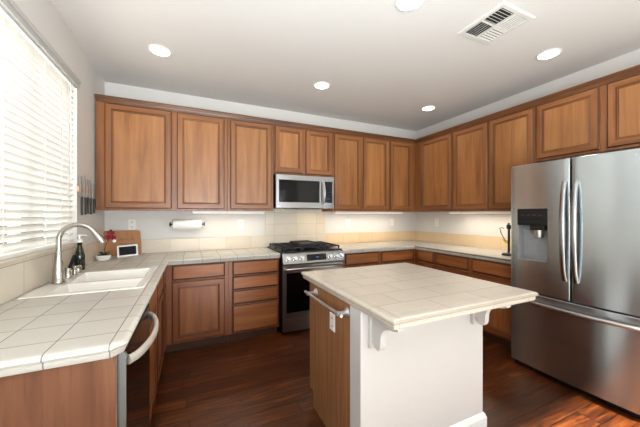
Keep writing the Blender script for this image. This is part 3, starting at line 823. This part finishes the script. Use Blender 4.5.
# ------------------------------------------------------------------ fridge (faces -X)
t = thing('refrigerator', 'stainless french door refrigerator with water dispenser', 'refrigerator', (2.625, 1.600, 0), R90)
W = .915
B().box(.004, W - .004, .075, .79, .05, 1.745).build('cabinet_body', 'grey', t, bevel=.004)
B().box(.01, W - .01, .05, .74, .0, .0495).build('base_grille', 'black', t)
def bow(x): return -.022 * (1 - ((x - W / 2) / (W / 2)) ** 2)
def panel(x0, x1, z0, z1, hole=None, rl=.018, rr=.018, y1=.07):
    """bowed door front with rounded side edges and an optional opening"""
    xs = [x0, x0 + rl * .08, x0 + rl * .3, x0 + rl * .6, x0 + rl] + [x0 + rl + (x1 - rr - x0 - rl) * k / 12 for k in range(1, 12)] + [x1 - rr, x1 - rr * .6, x1 - rr * .3, x1 - rr * .08, x1]
    zs = [z0, z0 + .004, z1 - .004, z1]
    if hole:
        for q in hole[:2]:
            k = min(range(len(xs)), key=lambda i: abs(xs[i] - q)); xs[k] = q
        zs += [hole[2], hole[3]]
    zs = sorted(zs)
    def yy(x, z):
        y = bow(x)
        for (e, r_) in ((x0, rl), (x1, rr)):
            d_ = abs(x - e)
            if d_ < r_: y += r_ - math.sqrt(max(0, r_ * r_ - (r_ - d_) ** 2))
        if z in (z0, z1): y += .004
        return y
    b = B(); nx, nz = len(xs), len(zs)
    vs = [(x, yy(x, z), z) for z in zs for x in xs]; fs = []
    for j in range(nz - 1):
        for i in range(nx - 1):
            if hole and xs[i] >= hole[0] - 1e-6 and xs[i + 1] <= hole[1] + 1e-6 and zs[j] >= hole[2] - 1e-6 and zs[j + 1] <= hole[3] + 1e-6: continue
            a = j * nx + i; fs.append((a, a + 1, a + nx + 1, a + nx))
    nb = len(vs)
    vs += [(x0, y1, z0), (x1, y1, z0), (x1, y1, z1), (x0, y1, z1)]
    fs.append((nb, nb + 3, nb + 2, nb + 1))
    fs.append(tuple(range(nx - 1, -1, -1)) + (nb, nb + 1))
    fs.append(tuple((nz - 1) * nx + i for i in range(nx)) + (nb + 2, nb + 3))
    fs.append(tuple(j * nx for j in range(nz)) + (nb + 3, nb))
    fs.append(tuple(j * nx + nx - 1 for j in range(nz - 1, -1, -1)) + (nb + 1, nb + 2))
    return b.add(vs, fs)
DZ = .688
hx0, hx1, hz0, hz1 = .075, .305, .955, 1.395
dl = panel(.0, .451, DZ, 1.775, (hx0, hx1, hz0, hz1), .018, .006).build('door', 'steel', t, smooth=35)
dr = panel(.464, W, DZ, 1.775, None, .006, .018).build('door', 'steel', t, smooth=35)
dw = panel(.0, W, .055, DZ - .012, None).build('freezer_drawer', 'steel', t, smooth=35)
B().box(.4515, .4635, .006, .074, DZ, 1.77).box(.02, W - .02, .010, .074, DZ - .0115, DZ - .0005).build('door_seal', 'iron', t)
# dispenser: black control head, open recess below
hy = -.012
b = B()
b.box(hx0, hx0 + .004, hy, .06, hz0, 1.255).box(hx1 - .004, hx1, hy, .06, hz0, 1.255).box(hx0 + .004, hx1 - .004, .056, .06, hz0, 1.255).box(hx0 + .004, hx1 - .004, hy, .056, hz0, hz0 + .006)
dp = b.build('dispenser_recess', 'grey', dl)
B().box(hx0, hx1, hy - .012, .06, 1.255, hz1).build('dispenser_panel', 'black', dl, bevel=.003)
B().box(.17, .28, hy - .006, .05, 1.215, 1.2545).build('dispenser_hood', 'black', dl, bevel=.004)
B().lathe([(.030, 0), (.034, .03), (.036, .06)], (.225, .015, 1.155), n=18).build('ice_chute', 'steelv', dl, smooth=40)
B().box(.11, .20, .046, .054, .99, 1.13).build('paddle', 'grey', dl, bevel=.003)
b = B()
for i in range(4): b.box(hx0 + .03 + i * .045, hx0 + .055 + i * .045, hy - .0128, hy - .0115, 1.335, 1.345)
b.box(hx0 + .03, hx0 + .19, hy - .0128, hy - .0115, 1.285, 1.288)
b.build('touch_icons', 'slot', dl)
# handles
for s, parent, x in ((-1, dl, .422), (1, dr, .492)):
    pts = []
    for k in range(15):
        q = k / 14; bo_ = math.sin(PI * q) ** .55
        pts.append((x, bow(x) - .002 - .046 * bo_, .838 + .762 * q))
    B().tube(pts, .0185, 12, flat=.62, up=(1, 0, 0)).build('handle', 'steelhandle', parent, smooth=50)
pts = []
for k in range(19):
    q = k / 18; x = .05 + (W - .10) * q; pts.append((x, bow(x) - .002 - .05 * math.sin(PI * q) ** .4, .615))
B().tube(pts, .015, 12, flat=.8).build('handle', 'steelv', dw, smooth=50)
cu = bpy.data.curves.new('logo', 'FONT'); cu.body = 'SAMSUNG'; cu.size = .026; cu.extrude = .0005; cu.align_x = 'LEFT'
tmp = bpy.data.objects.new('logo_outline', cu); C.objects.link(tmp); bpy.context.view_layer.update()
lm = bpy.data.meshes.new_from_object(tmp.evaluated_get(bpy.context.evaluated_depsgraph_get())); bpy.data.objects.remove(tmp)
lm.materials.clear(); lm.materials.append(M['logo'])
lo = bpy.data.objects.new('logo', lm); C.objects.link(lo); lo.parent = dr
lo.location = (.79, bow(.80) - .0035, 1.722); lo.rotation_euler = (PI / 2, 0, .05)

# ------------------------------------------------------------------ island
IX0, IX1, IY0, IY1 = .77, 1.685, 1.195, 1.905
t = thing('kitchen_island', 'island with white painted front and oak end panel', 'island', (1.23, 1.55, 0))
org = Vector((1.23, 1.55, 0)); top = CT - .0515
YW = 1.302
P(B().prism([(YW, 0), (1.80, 0), (1.80, .105), (1.87, .105), (1.87, top), (YW, top)], 0, IX0, IX0 + .02), 'end_panel', 'oak', t, org, bevel=.0015, label='oak end panel')
P(B().box(IX0 + .0205, IX1, YW, 1.868, .105, top).box(IX0 + .0205, IX1, YW, 1.795, 0, .105), 'cabinet_body', 'baseframe', t, org)
P(B().box(IX0 + .004, IX0 + .0195, 1.803, 1.815, .0, .104, 0), 'toe_block', 'oak', t, org)
for x0, x1 in ((IX0 + .03, IX0 + .45), (IX0 + .475, IX1 - .02)):
    d = B().rings(-x1, -x0, .12, top - .015, [(0, -.0005), (0, -.014), (.007, -.02), (.055, -.02), (.06, -.012), (.07, -.012)], [1, 2, 1, 2, 0]).build('door', BM_, t)
    d.rotation_euler = (0, 0, PI); d.location = (-1.23, 1.869 - 1.55, 0)
P(B().box(IX0 - .002, IX1, IY0, YW - .0005, 0, top), 'painted_wall', 'white', t, org, bevel=.004, label='white painted half wall')
bp = [(-.002, 0), (.016, 0), (.016, .062), (.012, .068), (.010, .078), (.004, .088), (-.002, .09)]
P(B().sweep([(IX0 - .002, YW), (IX0 - .002, IY0), (IX1, IY0), (IX1, YW)][::1], [(o_ if True else 0, z) for o_, z in bp]), 'baseboard', 'trimwhite', t, org)
def corbel(x0, x1):
    y = IY0 - .001
    p_ = [(y - .022, top - .001), (y - .215, top - .001), (y - .215, top - .032), (y - .195, top - .040)]
    for k in range(9):                                     # concave sweep then a round nose
        a = PI / 2 + k * (PI / 2) / 8
        p_.append((y - .175 + .0 + .085 * math.cos(PI - a) , top - .120 + .075 * math.sin(a)))
    for k in range(7):
        a = PI + k * PI / 6
        p_.append((y - .060 + .028 * math.cos(a), top - .150 + .032 * math.sin(a)))
    p_ += [(y - .022, top - .150)]
    b = B().prism(p_, 0, x0 + .006, x1 - .006)
    b.box(x0 - .004, x1 + .004, y - .022, y, top - .190, top - .001)
    P(b, 'corbel', 'white', t, org, bevel=.002)
corbel(.815, .862); corbel(1.572, 1.619)
# towel bar on the oak end
tb = P(B().tube([(.712, 1.292, .813), (.712, 1.808, .813)], .009, 12), 'towel_bar', 'barsteel', t, org, smooth=40, label='chrome towel bar')
for y in (1.327, 1.752):
    d = B().lathe([(.026, 0), (.026, .004), (.020, .010), (.012, .018), (.010, .045), (.013, .055), (.013, .068), (.002, .07)], axis='x', n=20)
    d.v = [(.7695 - p_[0], y + p_[1], .815 + p_[2]) for p_ in d.v]
    P(d, 'post', 'barsteel', tb, org, smooth=40)
ot = P(B().box(.7645, .7695, 1.472, 1.538, .648, .752), 'outlet_plate', 'plate', t, org, bevel=.002, label='white outlet plate')
for z in (.676, .724):
    P(B().box(.7625, .7645, 1.484, 1.518, z - .013, z + .013), 'socket', 'plate', ot, org, bevel=.001)
    P(B().box(.7620, .7628, 1.494, 1.497, z - .004, z + .008).box(.7620, .7628, 1.505, 1.508, z - .004, z + .008), 'slots', 'slot', ot, org)
# island top
t = thing('countertop', 'pale tile island countertop with rounded tile edges', 'countertop', (1.235, 1.42, CT - .053))
org = Vector((1.235, 1.42, CT - .053))
ix0, ix1, iy0, iy1 = .748 + .065, 1.763 - .065, .918 + .065, 1.992 - .065
P(B().box(ix0, ix1, iy0, iy1, CT - .045, CT), 'deck', 'itile', t, org)
c_ = .012
loop = [(ix0, iy0), (ix1, iy0), (ix1, iy1), (ix0, iy1)]
P(B().sweep(loop, nosing(.065), closed=True), 'edge_trim', 'itile', t, org, bevel=.007)

# ------------------------------------------------------------------ thing by the fridge
t = thing('wire_stand', 'black wire stand with yellow clip on counter beside fridge', 'stand', (3.02, 1.865, CT + .001))
B().lathe([(.055, 0), (.055, .018), (.045, .026), (.01, .028)], n=22).build('base', 'black', t, smooth=40)
B().tube([(0, -.01, .025), (0, -.012, .20), (0, -.01, .34)], .011, 10).build('post', 'black', t, smooth=40)
B().lathe([(.002, -.03), (.022, -.02), (.024, .02), (.002, .03)], (0, -.012, .30), n=14).build('knob', 'black', t, smooth=50)
B().tube([(0, -.01, .12), (0, .03, .16), (0, .07, .23), (0, .085, .285), (0, .06, .29), (0, .04, .28)], .004, 8).build('wire_arm', 'black', t, smooth=50)
B().tube([(0, .055, .165), (0, .02, .13), (0, -.005, .17)], .007, 8).build('clip', 'yellow', t, smooth=50, label='yellow clip')

# ------------------------------------------------------------------ ceiling lights, vent, under-cabinet strips
L0 = None
for x, y, lab in ((-.252, 2.751, 'round recessed ceiling light nearest the window blind'), (1.28, 2.763, 'round recessed ceiling light in front of the microwave'), (2.835, 2.775, 'round recessed ceiling light near the far right corner'),
                  (2.836, 1.403, 'round recessed ceiling light in front of the fridge doors'), (1.300, 1.434, 'round recessed ceiling light beside the vent, over the island')):
    if L0 is None:
        L0 = thing('ceiling_light', lab, 'ceiling light', (x, y, ZC), 0, 'recessed ceiling lights')
        B().lathe([(.073, -.0015), (.092, -.0015), (.093, -.004), (.088, -.007), (.076, -.009), (.073, -.006)], n=36, close=False).build('trim_ring', 'trimwhite', L0, smooth=40)
        B().lathe([(.001, -.0075), (.0728, -.0055), (.0728, -.0012)], n=36, close=False).build('diffuser', 'lamp', L0, smooth=40)
    else:
        dup(L0, (x, y, ZC), label=lab)
    light('downlight', 'SPOT', (x, y, ZC - .02), (0, 0, 0), 3, (1, .96, .9), spot_size=math.radians(140), spot_blend=.8, shadow_soft_size=.07)
t = thing('ceiling_vent', 'square white ceiling register with four louvre fields', 'vent', (2.04, 1.352, ZC))
h = .178; i_ = .145
fr = B()
fr.sweep([(-h, -h), (-h, h), (h, h), (h, -h)], [(0, -.0005), (0, -.006), (.008, -.012), (h - i_, -.012), (h - i_, -.0005)], closed=True)
fr.build('frame', 'ventpaint', t)
B().box(-i_, i_, -i_, i_, -.0012, -.0006).build('duct_opening', 'ventdark', t)
B().box(-.006, .006, -i_, i_, -.012, -.002).box(-i_, -.006, -.006, .006, -.012, -.002).box(.006, i_, -.006, .006, -.012, -.002).build('divider', 'ventpaint', t)
def louvres(x0, x1, y0, y1, along, tilt):
    b = B(); n = 6
    for k in range(n):
        f = (k + .5) / n
        if along == 'x':
            c = ((x0 + x1) / 2, y0 + (y1 - y0) * f, -.0085)
            b.obox(c, ((x1 - x0) / 2 - .001, 0, 0), (0, .0064 * math.cos(tilt), .0064 * math.sin(tilt)), (0, -.0009 * math.sin(tilt), .0009 * math.cos(tilt)))
        else:
            c = (x0 + (x1 - x0) * f, (y0 + y1) / 2, -.0085)
            b.obox(c, (0, (y1 - y0) / 2 - .001, 0), (.0064 * math.cos(tilt), 0, .0064 * math.sin(tilt)), (-.0009 * math.sin(tilt), 0, .0009 * math.cos(tilt)))
    b.build('louvre_field', 'ventpaint', t)
tl = math.radians(42)
louvres(-i_, -.006, .006, i_, 'y', tl); louvres(-i_, -.006, -i_, -.006, 'x', tl)
louvres(.006, i_, -i_, -.006, 'y', -tl * .45); louvres(.006, i_, .006, i_, 'x', -tl * .45)
def strip(x, y, rz, L, lab, power):
    t = thing('cabinet_light', lab, 'lamp', (x, y, UZ0 - .0005), rz, 'strip lights under the cabinets')
    B().box(-L / 2, L / 2, -.035, .035, -.022, 0).build('housing', 'trimwhite', t, bevel=.003)
    B().box(-L / 2 + .01, L / 2 - .01, -.028, .028, -.025, -.0222).build('diffuser', 'uclamp', t)
    light('strip_glow', 'AREA', (0, 0, -.028), (0, 0, 0), power, (1, .90, .74), (L - .03, .05), parent=t)
strip(2.33, 3.38, 0, 1.15, 'white strip lamp under the cabinet right of the microwave', 3.0)
strip(3.21, 2.25, R90, 1.0, 'white strip lamp under the right wall cabinets near fridge', 3.6)
strip(.40, 3.40, 0, .80, 'white strip lamp under the cabinets above the paper towels', 1.8)
light('hood_lamp', 'AREA', (1.50, 3.40, 1.405), (0, 0, 0), .8, (1, .78, .5), (.1, .06))
